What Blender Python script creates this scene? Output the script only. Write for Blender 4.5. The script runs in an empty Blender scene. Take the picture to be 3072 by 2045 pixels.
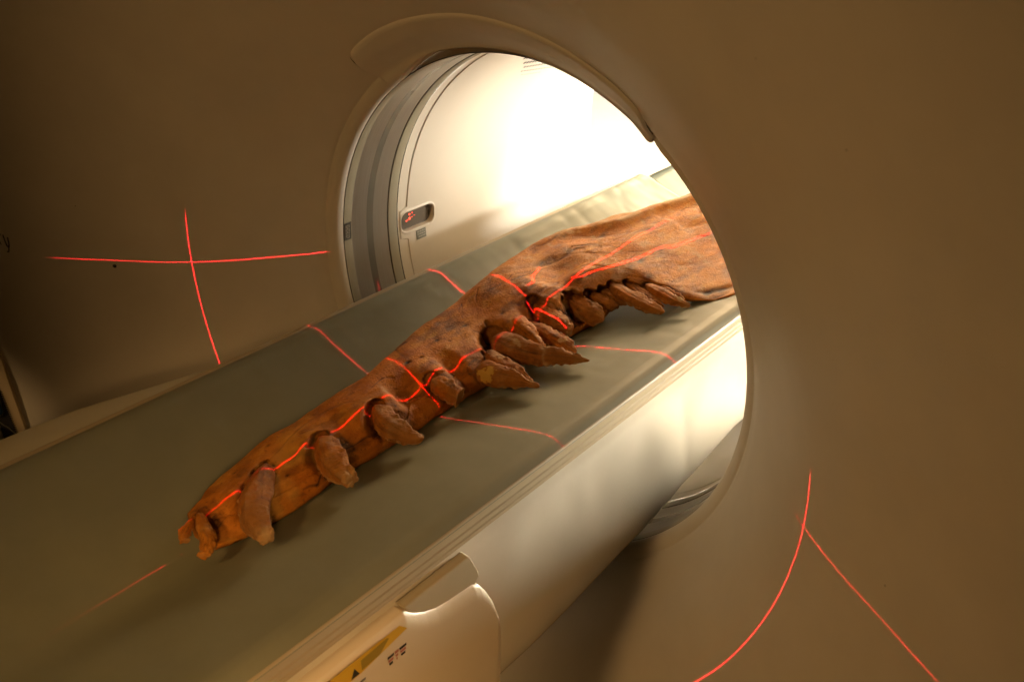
import bpy, bmesh, math, random
import numpy as np
from mathutils import Vector, Matrix

# measured shape data, metres, world axes: x right, y into the bore, z up
E_TOP, E_SIDE, E_WALL, E_BORE, E_LEFT, E_LOW, LZ1, W_STR, LW, E_PANEL, E_FILL = 31.0, 130.0, 1000.0, 1200.0, 300.0, 2700., 155.0, .010, .00070, 60.0, 17.0
CA0, CA1, CB0, CB1 = -11.2, 6.8, -12, 1.1
TEETH = {
 'P': [(-0.0011,-0.5045,-0.0260,0.0030), (0.0032,-0.5124,-0.0289,0.0047), (0.0083,-0.5213,-0.0322,0.0057), (0.0140,-0.5242,-0.0340,0.0037)],
 'O': [(-0.0013,-0.4969,-0.0240,0.0048), (0.0168,-0.5039,-0.0261,0.0080), (0.0337,-0.5094,-0.0281,0.0096), (0.0442,-0.5183,-0.0297,0.0082), (0.0500,-0.5258,-0.0310,0.0049)],
 'N': [(-0.0159,-0.4005,-0.0260,0.0059), (-0.0043,-0.4136,-0.0254,0.0119), (0.0105,-0.4310,-0.0246,0.0159), (0.0307,-0.4515,-0.0235,0.0182), (0.0518,-0.4653,-0.0227,0.0168), (0.0727,-0.4726,-0.0218,0.0119), (0.0870,-0.4767,-0.0213,0.0078)],
 'M': [(-0.0043,-0.3305,-0.0240,0.0107), (0.0162,-0.3427,-0.0234,0.0172), (0.0392,-0.3535,-0.0228,0.0176), (0.0589,-0.3590,-0.0222,0.0144), (0.0721,-0.3601,-0.0218,0.0114), (0.0787,-0.3602,-0.0216,0.0100)],
 'L': [(-0.0049,-0.2465,-0.0230,0.0104), (0.0143,-0.2559,-0.0243,0.0162), (0.0377,-0.2620,-0.0260,0.0160), (0.0584,-0.2607,-0.0277,0.0112), (0.0706,-0.2540,-0.0291,0.0069), (0.0738,-0.2485,-0.0297,0.0035)],
 'K': [(0.0006,-0.1583,-0.0240,0.0101), (0.0176,-0.1597,-0.0264,0.0138), (0.0341,-0.1591,-0.0288,0.0137), (0.0469,-0.1559,-0.0310,0.0103)],
 'J': [(0.0060,-0.0612,-0.0240,0.0058), (0.0306,-0.0705,-0.0229,0.0109), (0.0575,-0.0774,-0.0215,0.0116), (0.0818,-0.0833,-0.0203,0.0089), (0.1067,-0.0872,-0.0189,0.0042)],
 'I': [(0.0240,-0.1024,-0.0240,0.0103), (0.0433,-0.1022,-0.0226,0.0162), (0.0642,-0.1017,-0.0210,0.0152), (0.0847,-0.0966,-0.0193,0.0113), (0.1041,-0.0940,-0.0177,0.0066), (0.1208,-0.0930,-0.0163,0.0025)],
 'H': [(-0.0162,-0.0208,-0.0300,0.0165), (0.0198,-0.0293,-0.0268,0.0207), (0.0483,-0.0288,-0.0237,0.0168), (0.0773,-0.0228,-0.0201,0.0140), (0.1031,-0.0136,-0.0166,0.0096), (0.1238,-0.0090,-0.0139,0.0052), (0.1342,-0.0066,-0.0125,0.0021)],
 'G': [(-0.0015,0.0382,-0.0220,0.0038), (0.0222,0.0287,-0.0215,0.0102), (0.0470,0.0232,-0.0209,0.0128), (0.0740,0.0177,-0.0202,0.0112), (0.1023,0.0095,-0.0195,0.0048)],
 'F': [(-0.0293,0.0801,-0.0180,0.0097), (0.0012,0.0704,-0.0229,0.0176), (0.0307,0.0673,-0.0282,0.0169), (0.0498,0.0694,-0.0320,0.0117)],
 'E': [(-0.0158,0.1360,-0.0220,0.0045), (0.0023,0.1302,-0.0244,0.0133), (0.0255,0.1261,-0.0278,0.0180), (0.0468,0.1298,-0.0314,0.0179), (0.0622,0.1316,-0.0340,0.0111)],
 'D1': [(0.0057,0.1628,-0.0220,0.0045), (0.0228,0.1630,-0.0249,0.0099), (0.0428,0.1648,-0.0285,0.0113), (0.0579,0.1751,-0.0320,0.0064)],
 'D2': [(0.0150,0.1830,-0.0200,0.0040), (0.0335,0.1820,-0.0227,0.0094), (0.0507,0.1833,-0.0254,0.0094), (0.0672,0.1854,-0.0280,0.0034)],
 'C': [(0.0262,0.1932,-0.0120,0.0045), (0.0450,0.1860,-0.0117,0.0104), (0.0710,0.1778,-0.0113,0.0112), (0.1007,0.1719,-0.0107,0.0110), (0.1259,0.1674,-0.0103,0.0080), (0.1392,0.1672,-0.0100,0.0033)],
 'B': [(0.0420,0.2125,-0.0120,0.0040), (0.0628,0.2036,-0.0127,0.0084), (0.0878,0.1966,-0.0136,0.0083), (0.1105,0.1925,-0.0144,0.0063), (0.1252,0.1897,-0.0150,0.0024)],
 'A': [(0.0750,0.2164,-0.0060,0.0044), (0.0921,0.2095,-0.0057,0.0093), (0.1175,0.2024,-0.0052,0.0096), (0.1428,0.1973,-0.0047,0.0071), (0.1627,0.1965,-0.0043,0.0024)],
 'A2': [(0.0942,0.2264,-0.0070,0.0034), (0.1093,0.2253,-0.0078,0.0054), (0.1287,0.2214,-0.0089,0.0048), (0.1448,0.2160,-0.0097,0.0019)],
 'S': [(-0.0111,0.0183,-0.0140,0.0121), (0.0206,0.0051,-0.0132,0.0118), (0.0481,-0.0075,-0.0125,0.0062), (0.0692,-0.0170,-0.0120,0.0018)],
}
PITS = [(-0.0336,-0.1667,0.0042,0.0040), (-0.0310,-0.1459,0.0034,0.0030), (-0.0319,-0.0909,0.0040,0.0030), (-0.0262,0.0081,0.0042,0.0040), (-0.0162,0.1223,0.0034,0.0030), (-0.0050,0.0759,0.0033,0.0030), (-0.0293,-0.1446,0.0038,0.0030), (-0.0334,-0.2620,0.0044,0.0020), (-0.0333,-0.1693,0.0059,0.0030), (-0.0414,-0.0479,0.0072,0.0030), (-0.0437,-0.1040,0.0053,0.0030), (-0.0265,-0.4361,0.0029,0.0020), (-0.0318,-0.3863,0.0045,0.0020), (-0.0293,0.2199,0.0031,0.0020), (-0.0243,0.2847,0.0037,0.0020), (-0.0260,0.3153,0.0027,0.0020), (-0.0135,0.3998,0.0033,0.0020), (0.0150,-0.3970,0.0025,0.0030), (-0.0423,-0.2125,0.0029,0.0020)]
HOLLOWS = [(-0.0161,-0.0367,0.0041,0.0120), (-0.0291,-0.0205,0.0037,0.0080), (-0.0041,-0.3981,0.0026,0.0050), (0.0356,-0.3309,0.0026,0.0060), (0.0035,-0.3600,0.0022,0.0040)]
CRACKS = [[(-0.0578,0.1983), (-0.0604,0.2189), (-0.0489,0.2382), (-0.0345,0.2537)], [(0.0141,0.0569), (0.0469,0.0521), (0.0732,0.0626)], [(-0.0674,-0.0331), (-0.0758,-0.0253), (-0.0820,-0.0145), (-0.0574,-0.0372)], [(-0.0843,0.0204), (-0.0751,0.0087), (-0.0639,-0.0010)], [(-0.0657,0.0280), (-0.0607,0.0441), (-0.0658,0.0724), (-0.0596,0.1109)], [(-0.0281,-0.0491), (-0.0202,-0.0377), (-0.0094,-0.0329), (0.0057,-0.0402), (0.0156,-0.0489)], [(-0.0199,0.1481), (-0.0062,0.1795), (0.0261,0.2112)], [(0.0931,0.2343), (0.0991,0.2430), (0.1055,0.2437), (0.1009,0.2540)], [(-0.0076,0.4480), (-0.0046,0.4647), (0.0088,0.4747), (0.0273,0.4670)], [(0.0520,0.3902), (0.0660,0.3975), (0.0697,0.4068)], [(-0.0270,-0.2376), (-0.0301,-0.2126), (-0.0251,-0.1976)], [(-0.0453,0.2689), (-0.0150,0.2307), (0.0099,0.2348)], [(0.0354,-0.3953), (0.0380,-0.3793), (0.0348,-0.3674)]]
PATCHES = [(0.0589,-0.1223,-0.0120,0.0083,'y'), (0.0543,-0.1094,-0.0120,0.0071,'y'), (0.0489,-0.1223,-0.0120,0.0042,'y'), (0.0706,-0.1330,-0.0120,0.0037,'y'), (0.0912,-0.0868,-0.0120,0.0033,'g'), (0.0998,-0.0901,-0.0120,0.0037,'g'), (0.1092,-0.0925,-0.0120,0.0033,'g'), (0.0320,-0.0307,-0.0120,0.0044,'g'), (0.0395,-0.0349,-0.0120,0.0031,'g'), (0.0836,-0.0001,-0.0040,0.0040,'g'), (0.0873,0.0053,-0.0040,0.0031,'g'), (0.1401,0.2043,-0.0040,0.0043,'g')]
LETTERS = [[(-0.7367,-0.3470,0.0358), (-0.7363,-0.3466,0.0258), (-0.7352,-0.3461,0.0174), (-0.7337,-0.3452,0.0158)], [(-0.7306,-0.3438,0.0321), (-0.7316,-0.3439,0.0219), (-0.7334,-0.3450,0.0146), (-0.7360,-0.3461,0.0071), (-0.7381,-0.3473,0.0079)], [(-0.7450,-0.3514,0.0371), (-0.7451,-0.3510,0.0277), (-0.7443,-0.3504,0.0184)], [(-0.7450,-0.3514,0.0371), (-0.7423,-0.3500,0.0369), (-0.7401,-0.3489,0.0361)]]
SEAM = [(-0.7231,-0.3396,0.0938), (-0.7232,-0.3397,0.0892), (-0.7239,-0.3396,0.0845), (-0.7246,-0.3395,0.0798), (-0.7253,-0.3395,0.0750), (-0.7258,-0.3395,0.0677), (-0.7278,-0.3394,0.0465), (-0.7290,-0.3396,0.0252), (-0.7302,-0.3399,0.0036), (-0.7306,-0.3404,-0.0179), (-0.7309,-0.3406,-0.0380), (-0.7296,-0.3406,-0.0541), (-0.7282,-0.3406,-0.0704), (-0.7267,-0.3406,-0.0867), (-0.7251,-0.3407,-0.1032), (-0.7224,-0.3409,-0.1190), (-0.7200,-0.3406,-0.1349), (-0.7165,-0.3408,-0.1503), (-0.7134,-0.3407,-0.1661), (-0.7098,-0.3409,-0.1818), (-0.7062,-0.3410,-0.1983), (-0.7019,-0.3413,-0.2149), (-0.6975,-0.3416,-0.2317), (-0.6926,-0.3422,-0.2482), (-0.6875,-0.3427,-0.2648), (-0.6837,-0.3433,-0.2779), (-0.6797,-0.3440,-0.2901), (-0.6762,-0.3445,-0.3026), (-0.6717,-0.3453,-0.3146), (-0.6677,-0.3460,-0.3269)]
SPOTS = [(-0.5936,-0.2522,-0.0081), (0.4700,-0.1527,-0.0285), (0.6076,-0.3397,0.4266), (0.5932,-0.2506,0.0654), (-0.3904,-0.2195,0.3940), (-0.6221,-0.2769,0.0907), (0.5684,-0.3421,0.4839)]
PANEL_N = (0.5911,-0.7881,0.1720)
PANEL = {'board': [(-0.8054,-0.3850,-0.0844), (-0.7816,-0.3894,-0.1864), (-0.7671,-0.3923,-0.2492), (-0.7526,-0.3949,-0.3107), (-0.7386,-0.3973,-0.3701), (-0.8210,-0.4676,-0.4090)], 'dark': [(-0.8095,-0.4068,-0.1699), (-0.7853,-0.4041,-0.2409), (-0.7752,-0.4048,-0.2786), (-0.7650,-0.4055,-0.3168), (-0.7601,-0.4061,-0.3365), (-0.8198,-0.4611,-0.3833)], 'disp': [(-0.8018,-0.4073,-0.1989), (-0.7858,-0.4075,-0.2548), (-0.7812,-0.4089,-0.2770), (-0.7823,-0.4108,-0.2819), (-0.7871,-0.4150,-0.2846), (-0.8058,-0.4295,-0.2865)], 'dispf': [(-0.8015,-0.4058,-0.1930), (-0.7848,-0.4061,-0.2517), (-0.7803,-0.4084,-0.2776), (-0.7819,-0.4109,-0.2837), (-0.7872,-0.4156,-0.2870), (-0.8060,-0.4304,-0.2902)], 'post': [(-0.8020,-0.4306,-0.3048), (-0.7870,-0.4192,-0.3042), (-0.7831,-0.4209,-0.3250), (-0.7812,-0.4242,-0.3468), (-0.8039,-0.4414,-0.3478)], 'rod': [(-0.7920,-0.4197,-0.2896), (-0.7871,-0.4174,-0.2956), (-0.7740,-0.4098,-0.3061), (-0.7641,-0.4049,-0.3174), (-0.7651,-0.4061,-0.3193), (-0.7750,-0.4110,-0.3080), (-0.7876,-0.4182,-0.2974), (-0.7921,-0.4207,-0.2933)]}
TICKS = [((-0.7857,-0.4043,-0.2402),(-0.7812,-0.4014,-0.2426)), ((-0.7846,-0.4043,-0.2442),(-0.7801,-0.4015,-0.2465)), ((-0.7836,-0.4044,-0.2481),(-0.7791,-0.4015,-0.2505)), ((-0.7825,-0.4045,-0.2521),(-0.7780,-0.4016,-0.2544)), ((-0.7815,-0.4045,-0.2560),(-0.7769,-0.4017,-0.2584)), ((-0.7804,-0.4046,-0.2600),(-0.7759,-0.4017,-0.2623)), ((-0.7794,-0.4047,-0.2639),(-0.7748,-0.4018,-0.2663)), ((-0.7783,-0.4048,-0.2679),(-0.7738,-0.4019,-0.2703)), ((-0.7772,-0.4048,-0.2719),(-0.7727,-0.4019,-0.2743)), ((-0.7762,-0.4049,-0.2759),(-0.7716,-0.4020,-0.2782)), ((-0.7751,-0.4050,-0.2799),(-0.7706,-0.4021,-0.2822)), ((-0.7740,-0.4051,-0.2839),(-0.7695,-0.4022,-0.2862)), ((-0.7730,-0.4051,-0.2879),(-0.7684,-0.4022,-0.2902)), ((-0.7719,-0.4052,-0.2919),(-0.7673,-0.4023,-0.2943)), ((-0.7708,-0.4053,-0.2959),(-0.7663,-0.4024,-0.2983)), ((-0.7698,-0.4053,-0.2999),(-0.7652,-0.4024,-0.3023)), ((-0.7687,-0.4054,-0.3040),(-0.7641,-0.4025,-0.3063)), ((-0.7676,-0.4055,-0.3080),(-0.7630,-0.4026,-0.3104)), ((-0.7665,-0.4056,-0.3120),(-0.7619,-0.4027,-0.3144)), ((-0.7655,-0.4056,-0.3161),(-0.7609,-0.4027,-0.3185))]
GRILLE = [(0.2884,127.26,0.0009), (0.2974,127.58,0.0009), (0.3065,127.89,0.0009), (0.2959,129.88,0.0010), (0.3046,130.12,0.0010), (0.3134,130.37,0.0010), (0.3223,130.62,0.0010), (0.3313,130.87,0.0010), (0.3403,131.11,0.0010), (0.3119,132.71,0.0010), (0.3204,132.93,0.0010), (0.3291,133.14,0.0010), (0.3378,133.35,0.0010), (0.3465,133.57,0.0010), (0.3553,133.78,0.0010), (0.3642,134.00,0.0010), (0.3732,134.21,0.0010), (0.3822,134.43,0.0010), (0.3248,135.17,0.0008), (0.3333,135.37,0.0008), (0.3418,135.57,0.0008), (0.3504,135.77,0.0008), (0.3591,135.97,0.0008), (0.3678,136.17,0.0008), (0.3766,136.37,0.0008), (0.3854,136.57,0.0008), (0.3944,136.77,0.0008), (0.4034,136.97,0.0008), (0.4124,137.18,0.0008), (0.3274,137.12,0.0006), (0.3359,137.33,0.0006), (0.3444,137.55,0.0006), (0.3530,137.77,0.0006), (0.3617,137.98,0.0006), (0.3704,138.20,0.0006), (0.3792,138.42,0.0006), (0.3881,138.63,0.0006), (0.3970,138.85,0.0006), (0.4060,139.07,0.0006), (0.4150,139.29,0.0006), (0.4241,139.51,0.0006), (0.4333,139.73,0.0006), (0.3365,138.94,0.0004), (0.3451,139.17,0.0004), (0.3537,139.40,0.0004), (0.3623,139.63,0.0004), (0.3711,139.86,0.0004), (0.3798,140.09,0.0004), (0.3887,140.31,0.0004)]

R3 = lambda *a: np.array(a, float)
rng = random.Random(7)
scene = bpy.context.scene
COL = scene.collection

# ------------------------------------------------------------------ helpers
def tag(o, label=None, cat=None, group=None, kind=None):
    if label: o['label'] = label
    if cat: o['category'] = cat
    if group: o['group'] = group
    if kind: o['kind'] = kind
    return o

def empty(name, loc, label, cat):
    o = bpy.data.objects.new(name, None); COL.objects.link(o)
    o.location = loc; o.empty_display_size = .05
    return tag(o, label, cat)

def mesh_obj(name, verts, faces, mat, parent=None, smooth=True, mats=None, fmat=None):
    me = bpy.data.meshes.new(name)
    me.from_pydata([tuple(map(float, v)) for v in verts], [], faces)
    me.update()
    bm = bmesh.new(); bm.from_mesh(me)
    bmesh.ops.recalc_face_normals(bm, faces=bm.faces)
    bm.to_mesh(me); bm.free()
    for m in (mats or [mat]): me.materials.append(m)
    if fmat is not None: me.polygons.foreach_set('material_index', fmat)
    if smooth: me.polygons.foreach_set('use_smooth', [True]*len(me.polygons))
    o = bpy.data.objects.new(name, me); COL.objects.link(o)
    if parent is not None:
        o.parent = parent
        o.matrix_parent_inverse = Matrix.Translation(-world_loc(parent))
    return o

def world_loc(o):
    return o.location.copy() if o.type == 'EMPTY' else Vector((0, 0, 0))

def grid_faces(nu, nv, closed_v=False):
    f = []
    for i in range(nu-1):
        for j in range(nv if closed_v else nv-1):
            k = (j+1) % nv
            f.append((i*nv+j, i*nv+k, (i+1)*nv+k, (i+1)*nv+j))
    return f

def bevel_mod(o, w, seg=3):
    m = o.modifiers.new('bevel', 'BEVEL'); m.width = w; m.segments = seg; m.limit_method = 'ANGLE'
    return o

def pchip(x, xs, ys):
    xs = np.array(xs, float); ys = np.array(ys, float)
    h = np.diff(xs); d = np.diff(ys)/h
    m = np.zeros_like(ys)
    for i in range(1, len(xs)-1):
        if d[i-1]*d[i] > 0:
            w1 = 2*h[i]+h[i-1]; w2 = h[i]+2*h[i-1]
            m[i] = (w1+w2)/(w1/d[i-1]+w2/d[i])
    m[0], m[-1] = d[0], d[-1]
    x = np.clip(np.asarray(x, float), xs[0], xs[-1])
    k = np.clip(np.searchsorted(xs, x)-1, 0, len(h)-1)
    t = (x-xs[k])/h[k]
    return ((2*t**3-3*t**2+1)*ys[k] + (t**3-2*t**2+t)*h[k]*m[k]
            + (-2*t**3+3*t**2)*ys[k+1] + (t**3-t**2)*h[k]*m[k+1])

def _hash(i, j, k, s):
    n = (i*374761393 + j*668265263 + k*2147483647 + s*1274126177) & 0xffffffff
    n = ((n ^ (n >> 13))*1274126177) & 0xffffffff
    n = n ^ (n >> 16)
    return (n & 0xffff)/32767.5-1.0

def vnoise(P, scale, seed=0):
    P = P*scale; I = np.floor(P).astype(np.int64); F = P-I
    U = F*F*F*(F*(F*6-15)+10)
    r = np.zeros(len(P))
    for a in (0, 1):
        for b in (0, 1):
            for c in (0, 1):
                w = (U[:, 0] if a else 1-U[:, 0])*(U[:, 1] if b else 1-U[:, 1])*(U[:, 2] if c else 1-U[:, 2])
                r += w*_hash(I[:, 0]+a, I[:, 1]+b, I[:, 2]+c, seed)
    return r

def fbm(P, scale, octv=4, seed=0):
    r = np.zeros(len(P)); a = 1.0
    for o in range(octv):
        r += a*vnoise(P, scale*2**o, seed+o); a *= .5
    return r

def sstep(x, a, b):
    t = np.clip((x-a)/(b-a), 0, 1); return t*t*(3-2*t)

def set_attr(o, name, vals):
    a = o.data.attributes.new(name, 'FLOAT', 'POINT')
    a.data.foreach_set('value', np.asarray(vals, np.float32))

# ------------------------------------------------------------------ materials
def nmat(name):
    m = bpy.data.materials.new(name); m.use_nodes = True
    nt = m.node_tree; b = nt.nodes['Principled BSDF']
    return m, nt, b

def N(nt, t, **kw):
    n = nt.nodes.new(t)
    for k, v in kw.items():
        if hasattr(n, k): setattr(n, k, v)
        else: n.inputs[k].default_value = v
    return n

def ramp(nt, fac, stops):
    r = N(nt, 'ShaderNodeValToRGB'); e = r.color_ramp.elements
    while len(e) < len(stops): e.new(.5)
    for el, (p, c) in zip(e, stops):
        el.position = p; el.color = (*c, 1) if len(c) == 3 else c
    nt.links.new(fac, r.inputs[0]); return r.outputs[0]

def mixc(nt, fac, a, b, mode='MIX'):
    n = N(nt, 'ShaderNodeMix', data_type='RGBA', blend_type=mode)
    for s, v in ((n.inputs[0], fac), (n.inputs[6], a), (n.inputs[7], b)):
        if hasattr(v, 'links') or isinstance(v, bpy.types.NodeSocket): nt.links.new(v, s)
        elif isinstance(v, (int, float)): s.default_value = v
        else: s.default_value = (*v, 1)
    return n.outputs[2]

def noise(nt, scale, detail=4, rough=.55, vec=None):
    n = N(nt, 'ShaderNodeTexNoise'); n.inputs['Scale'].default_value = scale
    n.inputs['Detail'].default_value = detail; n.inputs['Roughness'].default_value = rough
    if vec is None:
        g = N(nt, 'ShaderNodeNewGeometry'); vec = g.outputs['Position']
    nt.links.new(vec, n.inputs['Vector']); return n.outputs['Fac']

def bump(nt, b, h, strength, dist):
    n = N(nt, 'ShaderNodeBump'); n.inputs['Strength'].default_value = strength; n.inputs['Distance'].default_value = dist
    nt.links.new(h, n.inputs['Height']); nt.links.new(n.outputs[0], b.inputs['Normal'])

def scaled_pos(nt, s):
    g = N(nt, 'ShaderNodeNewGeometry'); m = N(nt, 'ShaderNodeVectorMath', operation='MULTIPLY')
    nt.links.new(g.outputs['Position'], m.inputs[0]); m.inputs[1].default_value = s
    return m.outputs[0]

def plastic(name, col, rough, var=.05, bscale=240, bst=.05, coat=0, smudge=True):
    m, nt, b = nmat(name)
    a = tuple(c*(1-var) for c in col); d = tuple(min(1, c*(1+var)) for c in col)
    c = ramp(nt, noise(nt, 7, 5, .6), [(.3, a), (.7, d)])
    nt.links.new(c, b.inputs['Base Color'])
    if smudge:
        r = N(nt, 'ShaderNodeMapRange'); r.inputs[3].default_value = rough*.85; r.inputs[4].default_value = min(1, rough*1.25)
        nt.links.new(noise(nt, 16, 5, .65), r.inputs[0]); nt.links.new(r.outputs[0], b.inputs['Roughness'])
    else: b.inputs['Roughness'].default_value = rough
    if bst: bump(nt, b, noise(nt, bscale, 3), bst, .001)
    if coat: b.inputs['Coat Weight'].default_value = coat; b.inputs['Coat Roughness'].default_value = .12
    return m

M_COVER = plastic('painted_cover', (.66, .61, .53), .42, .055, 900, .04)
M_LINER = plastic('liner_plastic', (.66, .60, .50), .34, .03, 700, .03)
M_KHAKI = plastic('khaki_rubber', (.27, .24, .165), .55, .10, 300, .15)
M_DARK = plastic('dark_gap', (.035, .03, .022), .6, .05, 300, 0)
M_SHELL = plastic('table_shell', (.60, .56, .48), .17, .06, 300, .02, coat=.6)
M_RAIL = plastic('side_rail_plastic', (.33, .265, .165), .4, .05, 300, .03)
M_TRIM = plastic('table_cover', (.66, .57, .45), .38, .03, 300, .03)
M_GRIP = plastic('grip_recess', (.42, .36, .25), .45, .05, 300, .03)
M_YELLOW = plastic('yellow_label', (.62, .38, .03), .5, .05, 300, 0)
M_OLIVE = plastic('label_ink_olive', (.30, .20, .02), .5, .05, 300, 0)
M_BLACK = plastic('black_ink', (.03, .028, .025), .5, .05, 300, 0)
M_GREYINK = plastic('grey_ink', (.17, .15, .13), .5, .05, 300, 0)
M_PINK = plastic('red_ink', (.45, .16, .12), .5, .05, 300, 0)
M_LABELTXT = plastic('label_text', (.42, .40, .34), .5, .05, 300, 0)
M_FLAP = plastic('flap_vinyl', (.46, .42, .30), .5, .06, 300, .05)
M_SCREEN = plastic('screen_blue', (.01, .03, .06), .2, .05, 300, 0)
M_CHROME = plastic('grey_bezel', (.16, .16, .13), .3, .05, 300, 0)
M_POST = plastic('pale_post', (.45, .46, .38), .4, .05, 300, 0)
M_BOARD = plastic('beige_panel', (.72, .58, .38), .5, .06, 500, .05)
M_WALL = plastic('room_wall_paint', (.8, .8, .78), .7, .02, 200, .02)
M_FLOOR = plastic('room_floor_vinyl', (.55, .52, .46), .35, .05, 60, .02)

def paint_reflections(m, dark, scale, vec_s, lo, hi):
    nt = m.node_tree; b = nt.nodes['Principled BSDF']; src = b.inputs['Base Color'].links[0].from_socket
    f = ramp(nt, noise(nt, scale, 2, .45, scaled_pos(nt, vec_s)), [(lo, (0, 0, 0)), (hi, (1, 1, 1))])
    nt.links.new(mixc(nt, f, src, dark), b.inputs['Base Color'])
_nt = M_SHELL.node_tree; bump(_nt, _nt.nodes['Principled BSDF'], noise(_nt, 4.5, 2, .4, scaled_pos(_nt, (1, 1.1, .6))), .22, .012)
paint_reflections(M_SHELL, (.40, .37, .31), 4.0, (1, 1.1, .8), .46, .66)  # noise paints mottled reflections and shadows into the shell colour
def mat_metal():
    m, nt, b = nmat('scan_window_film')
    v = scaled_pos(nt, (6, 900, 6))
    c = ramp(nt, noise(nt, 1, 4, .6, v), [(.3, (.22, .195, .165)), (.7, (.31, .285, .245))])
    nt.links.new(c, b.inputs['Base Color'])
    b.inputs['Metallic'].default_value = .55; b.inputs['Roughness'].default_value = .30
    bump(nt, b, noise(nt, 1, 3, .6, v), .08, .0006)
    return m
M_METAL = mat_metal()

def mat_stripe():
    m, nt, b = nmat('scan_window_stripe')
    b.inputs['Base Color'].default_value = (.13, .12, .095, 1)
    b.inputs['Roughness'].default_value = .22; b.inputs['Metallic'].default_value = .2
    bump(nt, b, noise(nt, 40, 3), .05, .001)
    return m
M_STRIPE = mat_stripe()

def mat_glass():
    m, nt, b = nmat('dark_laser_glass')
    b.inputs['Base Color'].default_value = (.10, .085, .07, 1)
    b.inputs['Roughness'].default_value = .12; b.inputs['Coat Weight'].default_value = .5
    bump(nt, b, noise(nt, 90, 2), .03, .001)
    return m
M_GLASS = mat_glass()

def mat_red_glow():
    m, nt, b = nmat('laser_red_glow')
    b.inputs['Base Color'].default_value = (.4, .02, .02, 1)
    b.inputs['Emission Color'].default_value = (1, .06, .03, 1)
    b.inputs['Emission Strength'].default_value = 4.0
    bump(nt, b, noise(nt, 900, 2), .1, .001)
    return m
M_REDGLOW = mat_red_glow()

def mat_pad():
    m, nt, b = nmat('pad_vinyl')
    c = ramp(nt, noise(nt, 9, 5, .6), [(.25, (.160, .160, .108)), (.75, (.200, .200, .138))])
    nt.links.new(c, b.inputs['Base Color'])
    r = N(nt, 'ShaderNodeMapRange'); r.inputs[3].default_value = .46; r.inputs[4].default_value = .60; b.inputs['Specular IOR Level'].default_value = .22
    nt.links.new(noise(nt, 22, 4), r.inputs[0]); nt.links.new(r.outputs[0], b.inputs['Roughness'])
    bump(nt, b, noise(nt, 1300, 2), .06, .0006)
    return m
M_PAD = mat_pad()

def mat_bone(name, tooth=False):
    m, nt, b = nmat(name)
    if tooth:
        st = [(.22, (.075, .022, .004)), (.42, (.36, .112, .010)), (.60, (.54, .190, .020)), (.82, (.66, .30, .052))]
    else:
        st = [(.22, (.075, .018, .003)), (.40, (.33, .098, .008)), (.58, (.53, .178, .016)), (.80, (.67, .29, .040))]
    n1 = noise(nt, 26, 9, .66)
    v = scaled_pos(nt, (1.6, .55, 1.6)); n2 = noise(nt, 60, 8, .7, v)
    mx = N(nt, 'ShaderNodeMath', operation='MULTIPLY_ADD'); nt.links.new(n2, mx.inputs[0]); mx.inputs[1].default_value = .45
    hf = N(nt, 'ShaderNodeMath', operation='MULTIPLY'); nt.links.new(n1, hf.inputs[0]); hf.inputs[1].default_value = .55
    nt.links.new(hf.outputs[0], mx.inputs[2])
    c = ramp(nt, mx.outputs[0], st)
    # reddish / ochre drift over larger areas
    c = mixc(nt, ramp(nt, noise(nt, 8, 4, .6), [(.42, (0, 0, 0)), (.62, (.55, .55, .55))]), c, (.52, .215, .028) if not tooth else (.27, .15, .07), 'MIX')
    c = mixc(nt, ramp(nt, noise(nt, 13, 6, .7), [(.53, (0, 0, 0)), (.70, ((.55,)*3 if not tooth else (.3,)*3))]), c, (.20, .055, .009), 'MIX')
    c = mixc(nt, ramp(nt, noise(nt, 48, 9, .72), [(.52, (0, 0, 0)), (.68, ((.45,)*3 if not tooth else (.25,)*3))]), c, (.16, .042, .007), 'MIX')
    c = mixc(nt, ramp(nt, noise(nt, 34, 7, .7, scaled_pos(nt, (1.4, .7, 1.4))), [(.54, (0, 0, 0)), (.70, (.6, .6, .6))]), c, (.66, .33, .055) if not tooth else (.50, .24, .06), 'MIX')
    # fine dark flecks
    c = mixc(nt, ramp(nt, noise(nt, 210, 5, .7), [(.57, (0, 0, 0)), (.68, (.6, .6, .6))]), c, (.10, .032, .012), 'MIX')
    c = mixc(nt, ramp(nt, noise(nt, 150, 6, .75), [(.62, (0, 0, 0)), (.74, (.28, .28, .28))]), c, (.54, .29, .10), 'MIX')
    at = N(nt, 'ShaderNodeAttribute', attribute_name='dirt')
    c = mixc(nt, at.outputs['Fac'], c, (.035, .013, .006))
    a2 = N(nt, 'ShaderNodeAttribute', attribute_name='pale')
    c = mixc(nt, a2.outputs['Fac'], c, (.50, .33, .155))
    a3 = N(nt, 'ShaderNodeAttribute', attribute_name='ochre')
    c = mixc(nt, a3.outputs['Fac'], c, (.66, .40, .085))
    a4 = N(nt, 'ShaderNodeAttribute', attribute_name='grey')
    c = mixc(nt, a4.outputs['Fac'], c, (.29, .130, .032))
    nt.links.new(c, b.inputs['Base Color'])
    r = N(nt, 'ShaderNodeMapRange'); r.inputs[3].default_value = .44; r.inputs[4].default_value = .74
    nt.links.new(n2, r.inputs[0]); nt.links.new(r.outputs[0], b.inputs['Roughness'])
    b.inputs['Specular IOR Level'].default_value = .17
    h = N(nt, 'ShaderNodeMath', operation='ADD'); nt.links.new(noise(nt, 330, 6, .7), h.inputs[0]); nt.links.new(noise(nt, 95, 5, .65, scaled_pos(nt, (1.5, .6, 1.5))), h.inputs[1])
    bump(nt, b, h.outputs[0], .78, .0019)
    return m
M_BONE = mat_bone('fossil_bone'); M_TOOTH = mat_bone('fossil_enamel', True)

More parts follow.
